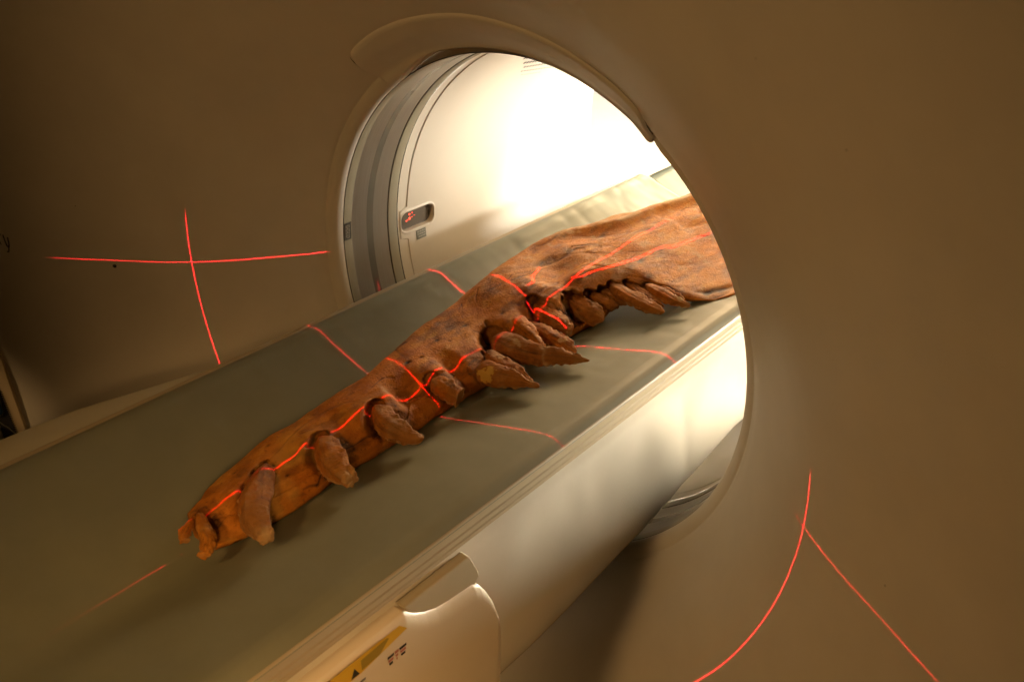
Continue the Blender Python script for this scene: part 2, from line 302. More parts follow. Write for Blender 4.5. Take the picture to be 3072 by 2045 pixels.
# ------------------------------------------------------------------ CT scanner
scanner = empty('ct_scanner', (0, 0, 0), 'cream CT scanner with a flared round bore and red laser lines across its face', 'medical scanner')
PROF = [(.3500, .0030), (.3500, .0000), (.3512, -.0050), (.3550, -.0105), (.3590, -.0140), (.3630, -.0165), (.3665, -.0180), (.3685, -.0215), (.3720, -.0268), (.386, -.0480),
        (.430, -.0990), (.499, -.1740), (.550, -.2160), (.605, -.2540), (.691, -.3130), (.80, -.378), (.95, -.448), (1.15, -.515), (1.40, -.565), (1.55, -.58), (1.60, -.56), (1.60, -.30)]
pr = np.array(PROF)
s_ = np.concatenate([[0], np.cumsum(np.hypot(*np.diff(pr, axis=0).T))])
ss = np.unique(np.concatenate([s_, np.linspace(0, .06, 46), np.linspace(.06, s_[-1], 110)]))
pr_r = pchip(ss, s_, pr[:, 0]); pr_y = pchip(ss, s_, pr[:, 1])
def fun_y(r): return np.interp(r, pr[1:20, 0], pr[1:20, 1])
NT = 288
th = np.linspace(0, 2*math.pi, NT, endpoint=False)
deg = np.degrees(th)
dd = (deg+180) % 360-180
asym = np.interp(dd, [-180, -150, -120, -90, -60, -31, -16, 0, 12, 40, 140, 169, 180], [-.008, -.006, -.012, -.022, -.024, -.022, -.016, -.006, 0, 0, -.004, -.009, -.008])
cut = .0105*sstep(deg, 52, 60)*(1-sstep(deg, 108, 124))
RR = pr_r[:, None]+asym[None, :]*(sstep(pr_r, .385, .46)*(pr_r < 1.5))[:, None]+cut[None, :]*(1-sstep(pr_r, .372, .40))[:, None]
V = np.stack([RR*np.cos(th), np.repeat(pr_y[:, None], NT, 1), RR*np.sin(th)], -1).reshape(-1, 3)
mesh_obj('front_cover', V, grid_faces(len(ss), NT, True), M_COVER, scanner)

def ring(name, prof, mat, parent=scanner, nt=288):
    t = np.linspace(0, 2*math.pi, nt, endpoint=False); p = np.array(prof)
    V = np.stack([p[:, :1]*np.cos(t), np.repeat(p[:, 1:2], nt, 1), p[:, :1]*np.sin(t)], -1).reshape(-1, 3)
    o = mesh_obj(name, V, grid_faces(len(p), nt, True), mat, parent)
    o.data.set_sharp_from_angle(angle=math.radians(25)); return o
ring('entry_gap', [(.3502, .0026), (.3512, .0030), (.3512, .0040), (.3500, .0042)], M_DARK)
ring('entry_flange', [(.3505, .0036), (.3800, .0036)], M_COVER)
ring('entry_ring', [(.3500, .0041), (.3497, .0046), (.3497, .0196), (.3499, .0202)], M_KHAKI)
ring('scan_window', [(.3500, .0201), (.3500, .0516)], M_METAL)
ring('scan_stripe', [(.3500, .0516), (.3500, .0652)], M_STRIPE)
ring('scan_window', [(.3500, .0652), (.3500, .0966)], M_METAL)
ring('ring_gap', [(.3500, .0966), (.3515, .0970), (.3515, .0978), (.3498, .0982)], M_DARK)
ring('joint_ring', [(.3500, .0981), (.3492, .0988), (.3490, .1000), (.3490, .1160), (.3493, .1174), (.3505, .1180)], M_KHAKI)
ring('ring_gap', [(.3500, .1179), (.3520, .1182), (.3520, .1194), (.3500, .1198)], M_DARK)

# bore liner, with raised panel seam and pill shaped opening
WIN_Y0, WIN_Y1, WIN_Z0, WIN_Z1 = .1265, .2030, -.0090, .0245
def pill_sd(y, z):
    cy, cz = (WIN_Y0+WIN_Y1)/2, (WIN_Z0+WIN_Z1)/2
    hz = (WIN_Z1-WIN_Z0)/2; hy = (WIN_Y1-WIN_Y0)/2-hz*.75
    qy = np.abs(y-cy)-hy; qz = np.abs(z-cz)-hz*.25
    return np.hypot(np.maximum(qy, 0), np.maximum(qz, 0))+np.minimum(np.maximum(qy, qz), 0)-hz*.75
ys = np.concatenate([[.1194, .1198], np.linspace(.1202, .215, 150), np.linspace(.218, .62, 90), np.linspace(.63, .86, 24)])
t_dense = np.linspace(math.radians(173), math.radians(185), 110)
t_rest = np.linspace(math.radians(185.4), math.radians(360+172.6), 330)
tt = np.concatenate([t_dense, t_rest])
Y, TT = np.meshgrid(ys, tt, indexing='ij')
rad = np.full(Y.shape, .3500)
rad = rad+np.where(Y < .1199, .002*(1-(Y-.1194)/.0005), 0)*0
zz = .35*np.sin(TT); left = np.cos(TT) < 0
# raised band before the seam bulges around the window
seam = .1400+.0020*0
sd = pill_sd(Y, zz)
bulge = np.where(left, sd, 9.0)
seam_y = .1400-.0165*sstep(np.where(left, .030-np.abs(zz-.006), -1), 0, .006)
inner = sstep(Y-seam_y, -.0006, .0006)
rad = rad-.0012*inner-.0004
rad = rad+np.where(left, .012*(1-sstep(sd, -.0012, .0003)), 0)
rad = rad-np.where(left, .0012*np.exp(-((sd-.0022)/.0016)**2), 0)
rad = rad+.14*sstep(Y, .50, .86)**1.4
V = np.stack([rad*np.cos(TT), Y, rad*np.sin(TT)], -1).reshape(-1, 3)
mesh_obj('bore_liner', V, grid_faces(len(ys), len(tt), True), M_LINER, scanner)
# dark glass plate in the opening, set back
gy = np.linspace(WIN_Y0-.002, WIN_Y1+.002, 24); gz = np.linspace(WIN_Z0-.002, WIN_Z1+.002, 12)
V = [(-math.sqrt(.3570**2-z*z), y, z) for y in gy for z in gz]
win = mesh_obj('laser_window', V, grid_faces(24, 12), M_GLASS, scanner)
for (y, z, r) in ((.154, .0072, .0022), (.1535, .0150, .0017), (.1600, .0160, .0010), (.146, .0050, .0012), (.149, .0059, .0007), (.1595, .0086, .0008), (.165, .0100, .0006)):  # the small discs in a row draw a red light streak by the lens
    n = 12
    c = R3(-math.sqrt(.3570**2-z*z)+.0012, y, z)
    V = [c]+[c+R3(-.0008, r*math.cos(2*math.pi*i/n), r*math.sin(2*math.pi*i/n)) for i in range(n)]
    mesh_obj('lens_and_streak', V, [(0, 1+i, 1+(i+1) % n) for i in range(n)], M_REDGLOW, win)

def curved_plate(name, y0, y1, t0, t1, r, thick, mat, parent, n=10, rc=.0):
    """plate hugging the inside of the bore, angles in degrees"""
    V = []; ts = np.radians(np.linspace(t0, t1, n))
    for rr in (r, r-thick):
        for y in (y0, y1):
            for t in ts: V.append((rr*math.cos(t), y, rr*math.sin(t)))
    F = []
    for i in range(n-1):
        F += [(i, i+1, n+i+1, n+i), (2*n+i, 3*n+i, 3*n+i+1, 2*n+i+1), (i, 2*n+i, 2*n+i+1, i+1), (n+i, n+i+1, 3*n+i+1, 3*n+i)]
    F += [(0, n, 3*n, 2*n), (n-1, 2*n+n-1, 3*n+n-1, n+n-1)]
    return mesh_obj(name, V, F, mat, parent, smooth=False)
lab1 = curved_plate('warning_label', .0045, .0182, 172.4, 177.2, .3494, .0007, M_BLACK, scanner)
for j, y in enumerate((.0078, .0108, .0138)):
    tcur = 173.0
    r_ = random.Random(j)
    while tcur < 176.5:
        w = r_.uniform(.35, .9); e = min(tcur+w, 176.7)
        curved_plate('label_print', y-.0006, y+.0006, tcur, e, .3486, .0003, M_LABELTXT, lab1, 4); tcur = e+.22
lab2 = curved_plate('warning_label', .1585, .1815, 182.35, 185.1, .3483, .0007, M_CHROME, scanner)
bevel_mod(lab2, .0003, 2)
for j, t in enumerate((182.9, 183.6, 184.35)):
    ycur = .1605+.001*j; r_ = random.Random(20+j)
    while ycur < .1785:
        w = r_.uniform(.002, .005); e = min(ycur+w, .1795)
        curved_plate('label_print', ycur, e, t-.14, t+.14, .3475, .0003, M_LABELTXT, lab2, 3); ycur = e+.0012
# perforated grille high on the liner (one part, its holes are a pattern, shrunk lower down to imitate overexposure)
V, F = [], []
for (y, tdeg, d) in GRILLE:
    t = math.radians(tdeg); rr = .3479; k0 = len(V); n = 10; r = d*2.3
    V.append((rr*math.cos(t), y, rr*math.sin(t)))
    for i in range(n):
        a = 2*math.pi*i/n; tt_ = t+r*1.45*math.cos(a)/rr; V.append((rr*math.cos(tt_), y+r*1.5*math.sin(a), rr*math.sin(tt_)))
    F += [(k0, k0+1+i, k0+1+(i+1) % n) for i in range(n)]
mesh_obj('speaker_grille', V, F, M_DARK, scanner)

# crescent trim panel over the top of the bore
vt = [54.6, 55.2, 56.5, 60.5, 66.5, 75, 83.6, 91.7, 98, 108.6, 115, 120, 122.6, 124.2, 125.3, 126.0]
vr = [.372, .396, .4110, .4150, .4135, .4115, .4090, .4080, .4065, .4055, .4045, .4025, .4005, .3945, .3840, .3700]
ta = np.concatenate([np.linspace(54.6, 57, 14), np.linspace(57.6, 121, 110), np.linspace(121.5, 126, 18)])
ro = pchip(ta, vt, vr)
def off_pt(r, t, h):
    nr, ny = -.70, -.714
    return R3((r+nr*h)*math.cos(t), fun_y(r)+ny*h, (r+nr*h)*math.sin(t))
cross = []
V = []; NW = 18
for tdeg, r1 in zip(ta, ro):
    t = math.radians(tdeg); r0 = .3512+.0105*float(sstep(np.array(tdeg), 52, 60)*(1-sstep(np.array(tdeg), 108, 124)))
    e = min(1.0, min(tdeg-54.6, 126-tdeg)/1.2)
    for k in range(NW):
        u = k/(NW-1)
        if k == 0: r, h = r0+.001, -.004
        elif k == NW-1: r, h = r1, -.002
        else:
            q = (k-1)/(NW-3); r = r0+.0005+(r1-r0-.0005)*(q*.93+.07*q*q)
            edge = (r1-r)/.006
            h = .0042*math.sqrt(max(0., 1-(1-min(1, max(edge, 0)))**2))*math.sqrt(max(0.02, 1-(1-e)**2))
        V.append(off_pt(r, t, h))
trim = mesh_obj('trim_panel', V, grid_faces(len(ta), NW), M_COVER, scanner)
def tube(name, pts, r, mat, parent=None, n=8, caps=True):
    P = np.array(pts, float); rr = np.broadcast_to(np.array(r, float), (len(P),))
    T = np.gradient(P, axis=0); T /= np.linalg.norm(T, axis=1)[:, None]+1e-12
    up = R3(.3, .2, 1); V = []
    for p, t, q in zip(P, T, rr):
        a = np.cross(t, up); a /= np.linalg.norm(a); b = np.cross(a, t)
        for i in range(n):
            w = 2*math.pi*i/n; V.append(p+q*(math.cos(w)*a+math.sin(w)*b))
    F = grid_faces(len(P), n, True)
    if caps: F += [tuple(range(n)), tuple((len(P)-1)*n+i for i in range(n))]
    return mesh_obj(name, V, F, mat, parent)
def crescent_curve(dr, h): return [off_pt(r+dr, math.radians(t), h) for t, r in zip(ta, ro)]
tube('seam_gasket', crescent_curve(.0014, .0002), .0007, M_DARK, trim)
tube('seam_lip', [off_pt(r+.0060, math.radians(t), -.0014) for t, r in zip(ta, ro) if 56 < t < 124.5], .0024, M_COVER, trim)

# handwritten letters on the face, marks
for st in LETTERS:
    P = np.array(st); ts = np.linspace(0, len(P)-1, 24)
    Q = np.stack([pchip(ts, np.arange(len(P)), P[:, i]) for i in range(3)], 1)
    tube('handwritten_letter', Q, .0011, M_BLACK, scanner)
tube('cover_seam', SEAM, .0008, M_COVER, scanner)
def disc_on(p, r, name, mat, parent):
    p = R3(*p); d = R3(.7136, -.852, .588)-p
    a_ = math.atan2(p[2], p[0]); nrm = R3(-.66*math.cos(a_), -.75, -.66*math.sin(a_)); nrm /= np.linalg.norm(nrm)
    a = np.cross(nrm, R3(0, 0, 1)); a /= np.linalg.norm(a); b = np.cross(nrm, a)
    n = 14
    V = [p+nrm*.0009]+[p+nrm*.0002+r*(math.cos(2*math.pi*i/n)*a+math.sin(2*math.pi*i/n)*b)*(1+.15*math.sin(3*i)) for i in range(n)]
    return mesh_obj(name, V, [(0, 1+i, 1+(i+1) % n) for i in range(n)], mat, parent)
for i, p in enumerate(SPOTS):
    disc_on(p, (.0030, .0017, .0014, .0010, .0009, .0008, .0011)[i], 'screw_hole' if i == 0 else 'dark_speck', M_BLACK if i < 2 else M_GREYINK, scanner)

rs = random.Random(11)
for i in range(16):
    r, a = rs.uniform(.42, .95), math.radians(rs.choice([rs.uniform(150, 205), rs.uniform(-50, 50), rs.uniform(20, 60)]))
    if -.98 < math.sin(a):
        disc_on((r*math.cos(a), fun_y(r)-.0006, r*math.sin(a)), rs.uniform(.0004, .0008), 'dark_speck', M_GREYINK, scanner)
# control panel at the left edge of the face
NP = R3(*PANEL_N)
if NP @ R3(.7, -.85, .6) < 0: NP = -NP
def prism(name, poly, d0, d1, mat, parent):
    P = [R3(*p) for p in poly]; n = len(P)
    V = [p+NP*d0 for p in P]+[p+NP*d1 for p in P]
    F = [tuple(range(n)), tuple(range(2*n-1, n-1, -1))]+[(i, (i+1) % n, n+(i+1) % n, n+i) for i in range(n)]
    return mesh_obj(name, V, F, mat, parent, smooth=False)
cp = prism('control_panel', PANEL['board'], -.012, 0, M_BOARD, scanner)
prism('dark_face', PANEL['dark'], .0004, .0012, M_BLACK, cp)
prism('display_bezel', PANEL['dispf'], .0014, .0030, M_CHROME, cp)
prism('display', PANEL['disp'], .0032, .0040, M_SCREEN, cp)
prism('panel_post', PANEL['post'], .0014, .0100, M_POST, cp)
prism('thin_rod', PANEL['rod'], .0014, .0026, M_CHROME, cp)
tv, tf = [], []
for a, b in TICKS:
    a, b = R3(*a), R3(*b); d = b-a; w = np.cross(d, NP); w = w/np.linalg.norm(w)*.0009
    k0 = len(tv); tv += [a-w+NP*.0016, a+w+NP*.0016, b+w*.6+NP*.0016, b-w*.6+NP*.0016]; tf.append((k0, k0+1, k0+2, k0+3))
mesh_obj('slot_row', tv, tf, M_BLACK, cp, smooth=False)

# ------------------------------------------------------------------ patient table
table = empty('patient_table', (0, -.3, -.3), 'cream patient table with ribbed side rail and glossy shell running into the scanner bore', 'table')
def zshift(y): return np.interp(y, [-1.3, -.3, 0, .26, 1.7], [-.05, -.024, -.002, .036, .05])
SH = [(.2215, -.0430), (.2265, -.0500), (.2300, -.0700), (.2335, -.1050), (.2355, -.1450), (.2360, -.1850), (.2350, -.2150), (.2310, -.2400), (.2210, -.2580), (.2000, -.2720), (.1600, -.2850), (.1000, -.2930), (0, -.2960)]
SHF = SH+[(-x, z) for x, z in SH[-2::-1]]
sh = np.array(SHF); sp = np.concatenate([[0], np.cumsum(np.hypot(*np.diff(sh, axis=0).T))]); su = np.linspace(0, sp[-1], 120)
sx, sz = pchip(su, sp, sh[:, 0]), pchip(su, sp, sh[:, 1])
yy = np.linspace(-1.25, 1.6, 300)
V = []
for y in yy:
    w = np.clip((-.05-sz)/.15, 0, 1)
    z = sz+w*zshift(y)
    V.append(np.stack([sx, np.full_like(sx, y), z], 1))
V = np.concatenate(V)
wv = (fbm(V*R3(1, .7, .35), 9, 3, 3)*.0016+np.abs(vnoise(V*R3(1, 1.0, .25)+V[:, [1, 2, 0]]*.3, 13, 8))*.0016)*sstep(-V[:, 2], .055, .09)
V[:, 0] += wv*np.sign(V[:, 0])
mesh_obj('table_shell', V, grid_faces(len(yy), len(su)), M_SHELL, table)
def rail(sign):
    p = [(.2000, -.0160), (.2205, -.0128), (.2225, -.0135), (.2235, -.0150), (.2240, -.0200), (.2240, -.0238), (.2226, -.0250), (.2226, -.0264), (.2240, -.0276), (.2240, -.0320), (.2226, -.0332), (.2226, -.0348), (.2240, -.0360), (.2236, -.0410), (.2215, -.0436), (.1900, -.0440)]
    V = [(sign*x, y, z) for y in (-1.25, -.6, 0, .6, 1.6) for x, z in p]
    o = mesh_obj('side_rail', V, grid_faces(5, len(p)), M_RAIL, table, smooth=False)
    return o
rail(1); rail(-1)
# carriage cover with rounded corner and grip recess
outl = [(-1.25, -.0475), (-.4420, -.0475), (-.4370, -.0510), (-.4280, -.0590), (-.4150, -.0680), (-.4000, -.0745), (-.3820, -.0785), (-.3620, -.0810), (-.3470, -.0830), (-.3380, -.0905), (-.3280, -.1060), (-.3190, -.1250), (-.3120, -.1480), (-.3070, -.1740), (-.3050, -.2050), (-.3050, -.2700), (-.3050, -.3300), (-1.25, -.3500)]
n = len(outl)
def side_x(z): return np.interp(-z, [.04, .10, .16, .21, .26, .30, .36], [.0330+.2090, .2435, .2450, .2440, .2400, .2330, .2150])
for sgn in (1, -1):
    # grid in (y,z) clipped to outline: columns along y
    cols = np.unique(np.concatenate([np.linspace(-1.25, -.45, 24), np.linspace(-.445, -.305, 60), [p[0] for p in outl[:16]]]))
    top = np.interp(cols, [p[0] for p in outl[:15]], [p[1] for p in outl[:15]]); bot = np.interp(cols, [-1.25, -.305], [-.35, -.33])
    NZ = 26; V = []
    for y, a, b_ in zip(cols, top, bot):
        edge = min(1, (-.3045-y)/.012)
        V.append((sgn*.2200, y, a))
        for k in range(NZ):
            z = a+(b_-a)*(k/(NZ-1))**1.6
            e = min(1., math.sqrt(max(0., (a-z)/.013)))
            e = min(e, math.sqrt(max(0, min(1, edge))))
            V.append((sgn*(.2365+(side_x(z)-.2365)*max(e, .0)), y, z))
    V += [(sgn*.2200, -.3049, z) for z in [top[-1]]+[top[-1]+(bot[-1]-top[-1])*(k/(NZ-1))**1.6 for k in range(NZ)]]
    cov = mesh_obj('carriage_cover', V, grid_faces(len(cols)+1, NZ+1), M_TRIM, table)
    if sgn == 1: cover = cov
gp = [(-.4400, -.0440), (-.4340, -.0560), (-.4200, -.0690), (-.4000, -.0790), (-.3700, -.0850), (-.3440, -.0880), (-.3360, -.0800), (-.3380, -.0700), (-.3450, -.0540), (-.3500, -.0440)]
V = [(.2372, y, z) for y, z in gp]+[(.2250, y, z) for y, z in gp]; k = len(gp)
grip = mesh_obj('grip_plate', V, [tuple(range(k)), tuple(range(2*k-1, k-1, -1))]+[(i, (i+1) % k, k+(i+1) % k, k+i) for i in range(k)], M_GRIP, table, smooth=False)
bevel_mod(grip, .0015, 2)
def cplate(name, poly, h, mat, parent):
    ctr = np.mean(np.array(poly), axis=0)
    V, F = [], []
    P = [(side_x(z)+h, y, z) for y, z in poly]; n = len(P)
    return mesh_obj(name, P, [tuple(range(n))], mat, parent, smooth=False)
lbl = cplate('warning_label', [(-.443, -.0630), (-.452, -.0530), (-.640, -.0520), (-.640, -.0735), (-.500, -.0720)], .0006, M_YELLOW, cover)
cplate('olive_band', [(-.466, -.0575), (-.468, -.0555), (-.500, -.0570), (-.500, -.0690), (-.478, -.0675)], .0010, M_OLIVE, lbl)
cplate('warning_triangle', [(-.5030, -.0705), (-.5130, -.0705), (-.5080, -.0600)], .0010, M_BLACK, lbl)
for (a, b_, m_) in ((-.4700, -.4620, M_BLACK), (-.4610, -.4560, M_PINK), (-.4550, -.4460, M_BLACK)):
    for s2 in range(3):
        z0 = -.0790-.0042*s2
        cplate('label_mark', [(a+.0005*s2, z0), (b_-.001*s2, z0), (b_-.0012*s2, z0-.0030), (a+.0008*s2, z0-.0030)], .0008, m_ if s2 != 1 else M_PINK, lbl)
r_ = random.Random(5)
for s2 in range(3):
    y = -.497
    while y > -.56:
        w = r_.uniform(.003, .009); z0 = -.0800-.0062*s2
        cplate('label_print', [(y, z0), (y-w, z0), (y-w, z0-.0028), (y, z0-.0028)], .0008, M_GREYINK, lbl); y -= w+.0022

# ------------------------------------------------------------------ pad on the table
PX = [-.2320, -.2300, -.2240, -.2140, -.2050, -.1970, -.1880, -.1760, -.1480, -.1020, -.0600, -.0250, 0, .0250, .0500, .0740, .1050, .1360, .1700, .1900, .1990, .2060, .2130, .2190, .2225, .2240]
PZ = [-.0380, -.0280, -.0190, -.0135, -.0118, -.0125, -.0150, -.0205, -.0310, -.0450, -.0545, -.0585, -.0592, -.0570, -.0510, -.0430, -.0335, -.0245, -.0145, -.0095, -.0078, -.0075, -.0090, -.0118, -.0140, -.0160]
def pad_z(x): return pchip(x, PX, PZ)
pxs = np.unique(np.concatenate([np.linspace(-.232, -.18, 26), np.linspace(-.18, .18, 96), np.linspace(.18, .224, 30)]))
def make_pad(name, y0, y1, ny, drop, wr, seed, mat):
    ys_ = np.linspace(y0, y1, ny)
    X, Yg = np.meshgrid(pxs, ys_, indexing='xy')
    Z = pad_z(X.ravel()).reshape(X.shape)-drop
    P = np.stack([X.ravel(), Yg.ravel(), Z.ravel()], 1)
    amp = wr*(.16+.34*sstep(P[:, 1], .12, .5))
    w = fbm(P*R3(1, 1.6, 0)+R3(0, 0, seed), 10, 3, seed)*.0032 + np.abs(vnoise(P*R3(1.4, 2.6, 0)+P[:, [1, 0, 2]]*R3(.9, .5, 0), 11, seed+5))*.0030
    w = w*amp*sstep(.222-np.abs(P[:, 0]), 0, .03)
    P[:, 2] += w
    # soft creases running along and across the shoulder
    P[:, 2] -= .0012*np.exp(-((P[:, 0]-.150+.02*np.sin(P[:, 1]*7))/.006)**2)*sstep(P[:, 1], -.05, .2)*wr
    # ends roll down
    e = np.minimum(P[:, 1]-y0, y1-P[:, 1]); P[:, 2] -= .012*(1-np.sqrt(np.clip(1-(1-np.clip(e/.012, 0, 1))**2, 0, 1)))
    nx = len(pxs); F = grid_faces(ny, nx)
    # underside and sides
    nb = len(P); B = P.copy(); B[:, 2] = np.minimum(B[:, 2]-.012, -.030-drop)
    return mesh_obj(name, P, F, mat)
pad = tag(make_pad('table_pad', -1.25, .655, 420, 0, 1.0, 2, M_PAD), 'grey green vinyl trough shaped pad lying on the scanner table under the fossil jaw', 'pad')
pad2 = tag(make_pad('table_pad', .660, 1.5, 120, .013, .7, 9, M_PAD), 'second grey green pad section behind the raised corner at the far end of the bore', 'pad')
# vinyl flap hanging out on the left
fy = np.linspace(-1.2, -.16, 70); V = []; NF = 16
for y in fy:
    xo = np.interp(y, [-1.2, -.56, -.54, -.48, -.40, -.31, -.24, -.16], [-.30, -.298, -.296, -.290, -.268, -.244, -.2275, -.2200])
    for k in range(NF):
        u = k/(NF-1); x = -.2160+(xo+.2160)*u
        V.append((x, y, -.0245-.0045*u+.004*math.sin(math.pi*u)+.0012*math.sin(9*y+4*u)-.010*max(0, u-.9)))
flap = mesh_obj('side_flap', V, grid_faces(70, NF), M_FLAP, pad)

# ------------------------------------------------------------------ fossil jaw
jaw = empty('fossil_jaw', (0, -.1, -.05), 'long brown fossil jaw bone with big pointed teeth lying on the table pad', 'fossil')
RY = [-.520, -.512, -.495, -.473, -.441, -.412, -.361, -.327, -.274, -.225, -.168, -.128, -.102, -.060, -.017, .067, .140, .185, .206, .218, .224, .237, .262, .282, .32, .62]
RX = [-.004, .012, .028, .038, .041, .043, .038, .037, .036, .035, .031, .029, .032, .028, .026, .040, .046, .056, .075, .100, .127, .160, .182, .191, .206, .206]
LY = [-.520, -.515, -.509, -.482, -.444, -.399, -.358, -.274, -.221, -.168, -.095, -.035, .062, .180, .250, .297, .345, .423, .498, .524, .62]
LX = [-.008, -.011, -.014, -.027, -.041, -.048, -.053, -.055, -.058, -.068, -.086, -.094, -.104, -.116, -.112, -.090, -.066, -.049, -.029, -.025, -.015]
LZ = [-.034, -.032, -.031, -.030, -.028, -.025, -.023, -.018, -.015, -.012, -.008, -.003, .003, .011, .017, .021, .0235, .027, .0285, .030, .032]
BY = [-.52, -.50, -.45, -.40, -.30, -.18, -.05, .06, .20, .30, .45, .62]
BZ = [.003, .010, .016, .019, .022, .0225, .024, .030, .013, .002, .001, .001]
SY = [-.475, -.455, -.380, -.367, -.344, -.319, -.308, -.291, -.269, -.249, -.235, -.227, -.220, -.204, -.189, -.168, -.157, -.141, -.124, -.114, -.103, -.081, -.065, -.053, -.030, -.017, -.008, -.005, .004, .022, .036, .051, .061, .069, .085, .114, .133, .152, .179, .207, .243, .289, .335, .397]
SZ = [-.022, -.020, -.016, -.010, -.006, -.012, -.014, -.009, -.005, -.005, -.006, -.012, -.021, -.027, -.026, -.012, -.009, -.012, -.027, -.025, -.016, -.014, -.015, -.027, -.045, -.036, -.025, -.017, -.011, -.010, -.020, -.022, -.017, -.002, .001, .004, .007, .013, .0155, .016, .016, .021, .022, .024]
NU, NVT, NVB = 560, 150, 50
ty = np.concatenate([np.linspace(0, 1, NU)])
v_top = np.linspace(0, 1, NVT); v_bot = np.linspace(1, 0, NVB+2)[1:-1]
def yend(v): return .555-.150*np.exp(-((v-.66)/.10)**2)-.03*np.exp(-((v-.50)/.12)**2)
Y0 = -.499
def section(y, v, top):
    rx = pchip(y, RY, RX); lx = pchip(y, LY, LX); lz = pchip(y, LY, LZ)
    rz = pad_z(rx)+.006; kk = sstep(y, .14, .21)
    rz = rz*(1-kk)+kk*np.interp(y, [.14, .21, .24, .28, .6], [-.014, -.010, -.007, -.004, -.002])
    x = rx+(lx-rx)*v; zc = rz+(lz-rz)*v
    if top:
        w = np.abs(2*v-1)
        z = zc+pchip(y, BY, BZ)*(1-w**2.6)**(1/2.1)
    else:
        d = .030*np.sqrt(np.clip(1-(2*v-1)**2, 0, 1))
        z = np.maximum(zc-d, pad_z(np.clip(x, -.22, .22))+.0015)
        z = np.minimum(z, zc-.0006)
    return x, z
U, VT = np.meshgrid(ty, v_top, indexing='ij')
def build(vgrid, top):
    U_, V_ = np.meshgrid(ty, vgrid, indexing='ij')
    Yg = Y0+(yend(V_)-Y0)*U_
    x, z = section(Yg.ravel(), V_.ravel(), top)
    return np.stack([x, Yg.ravel(), z], 1).reshape(NU, len(vgrid), 3)
PT = build(v_top, True); PB = build(v_bot, False)
# fit the crest height along the mid line x=0
ycol = np.linspace(-.515, .54, 700)
z0 = np.zeros_like(ycol)
for i, y in enumerate(ycol):
    vv = np.linspace(0, 1, 160); x, z = section(np.full_like(vv, y), vv, True)
    z0[i] = np.interp(0.0, x[::-1], z[::-1])
targ = pchip(ycol, SY, SZ)
# where a tooth (not bone) carries the mid line, leave the bone a little lower
delta = np.where((ycol > -.47) & (ycol < .40), targ-z0, 0)
ker = np.exp(-np.linspace(-2, 2, 9)**2); ker /= ker.sum(); delta = np.convolve(delta, ker, 'same')
x = PT[..., 0]; y = PT[..., 1]
wx = np.exp(-(np.where(x > 0, x/.030, x/.020))**2)
PT[..., 2] += np.interp(y, ycol, delta)*wx
# second fitted contour: where the bone crosses the height of the inner laser
CY = [.058, .075, .100, .118, .142, .182, .160, .210, .240, .285, .300, .345, .390, .410]
CX = [-.036, -.023, -.013, .002, .015, .029, .020, .030, .028, .038, .032, .032, .038, .032]
o_ = np.argsort(CY); CY = np.array(CY)[o_]; CX = np.array(CX)[o_]
yc2 = np.linspace(.06, .44, 160); d2 = np.zeros_like(yc2)
for i, yv in enumerate(yc2):
    ui = np.abs(PT[:, 75, 1]-yv).argmin(); z2 = np.interp(np.interp(yv, CY, CX), PT[ui, ::-1, 0], PT[ui, ::-1, 2]); d2[i] = .0108-z2
d2 *= sstep(yc2, .06, .10)*(1-sstep(yc2, .40, .44))
PT[..., 2] += np.interp(y, yc2, d2)*np.exp(-((x-np.interp(y, CY, CX))/.022)**2)
PT[..., 2] -= .0075*sstep(x, .045, .10)*sstep(y, .18, .26)
PT[..., 2] -= .0025*(1-sstep(y, .0, .10))*(PT[..., 2] > -.03)
# nose: close both ends
nv = NVT+NVB
P = np.concatenate([PT, PB], 1)
def endcap(P, i, n_in, pull):
    c = P[i].mean(0); return [c+(P[i]-c)*math.sqrt(max(0, 1-((k+1)/n_in)**2))*1.0+R3(0, pull*(k+1)/n_in, 0) for k in range(n_in)]
nose = endcap(P, 0, 8, -.007)[::-1]; tail = endcap(P, NU-1, 5, .004)
P = np.concatenate([np.array(nose), P, np.array(tail)], 0)
nu = P.shape[0]; V = P.reshape(-1, 3)
F = grid_faces(nu, nv, True)
# vertex normals
def vnormals(P, closed=True):
    du = np.gradient(P, axis=0)
    dv = np.roll(P, -1, 1)-np.roll(P, 1, 1)
    n = np.cross(du, dv); n /= np.linalg.norm(n, axis=2)[..., None]+1e-12
    return n
Nn = vnormals(P).reshape(-1, 3)
cen = P.mean(1, keepdims=True); flip = ((P-cen).reshape(-1, 3)*Nn).sum(1)
if np.median(flip) < 0: Nn = -Nn
dirt = np.zeros(len(V)); pale = np.zeros(len(V)); ochre = np.zeros(len(V)); disp = np.zeros(len(V))
is_top = np.zeros((nu, nv), bool); is_top[:, 2:NVT-2] = True; is_top = is_top.ravel()
fine = fbm(V*R3(1, .5, 1), 70, 5, 21)
disp += fbm(V, 18, 3, 11)*.0016*(1-.8*sstep(V[:, 1], .05, .2))+fine*.0009*(1-.5*sstep(V[:, 1], .05, .2))
vvp = np.zeros((nu, nv)); vvp[:, :NVT] = v_top; vvp = vvp.ravel()
rear = sstep(V[:, 1], .10, .22)
disp += rear*(.0048*np.exp(-((vvp-.955)/.035)**2)-.0030*np.exp(-((vvp-.86)/.06)**2))
fan = vnoise(np.stack([vvp*(1+.9*sstep(V[:, 1], .0, .4)), V[:, 1]*.9, V[:, 1]*0], 1), 9, 91)
disp -= .0007*sstep(fan, .15, .6)*sstep(V[:, 1], -.02, .12); dirt += .30*sstep(fan, .25, .8)*sstep(V[:, 1], -.02, .12)*is_top
dirt += .45*sstep(-fine, .35, 1.0)*is_top
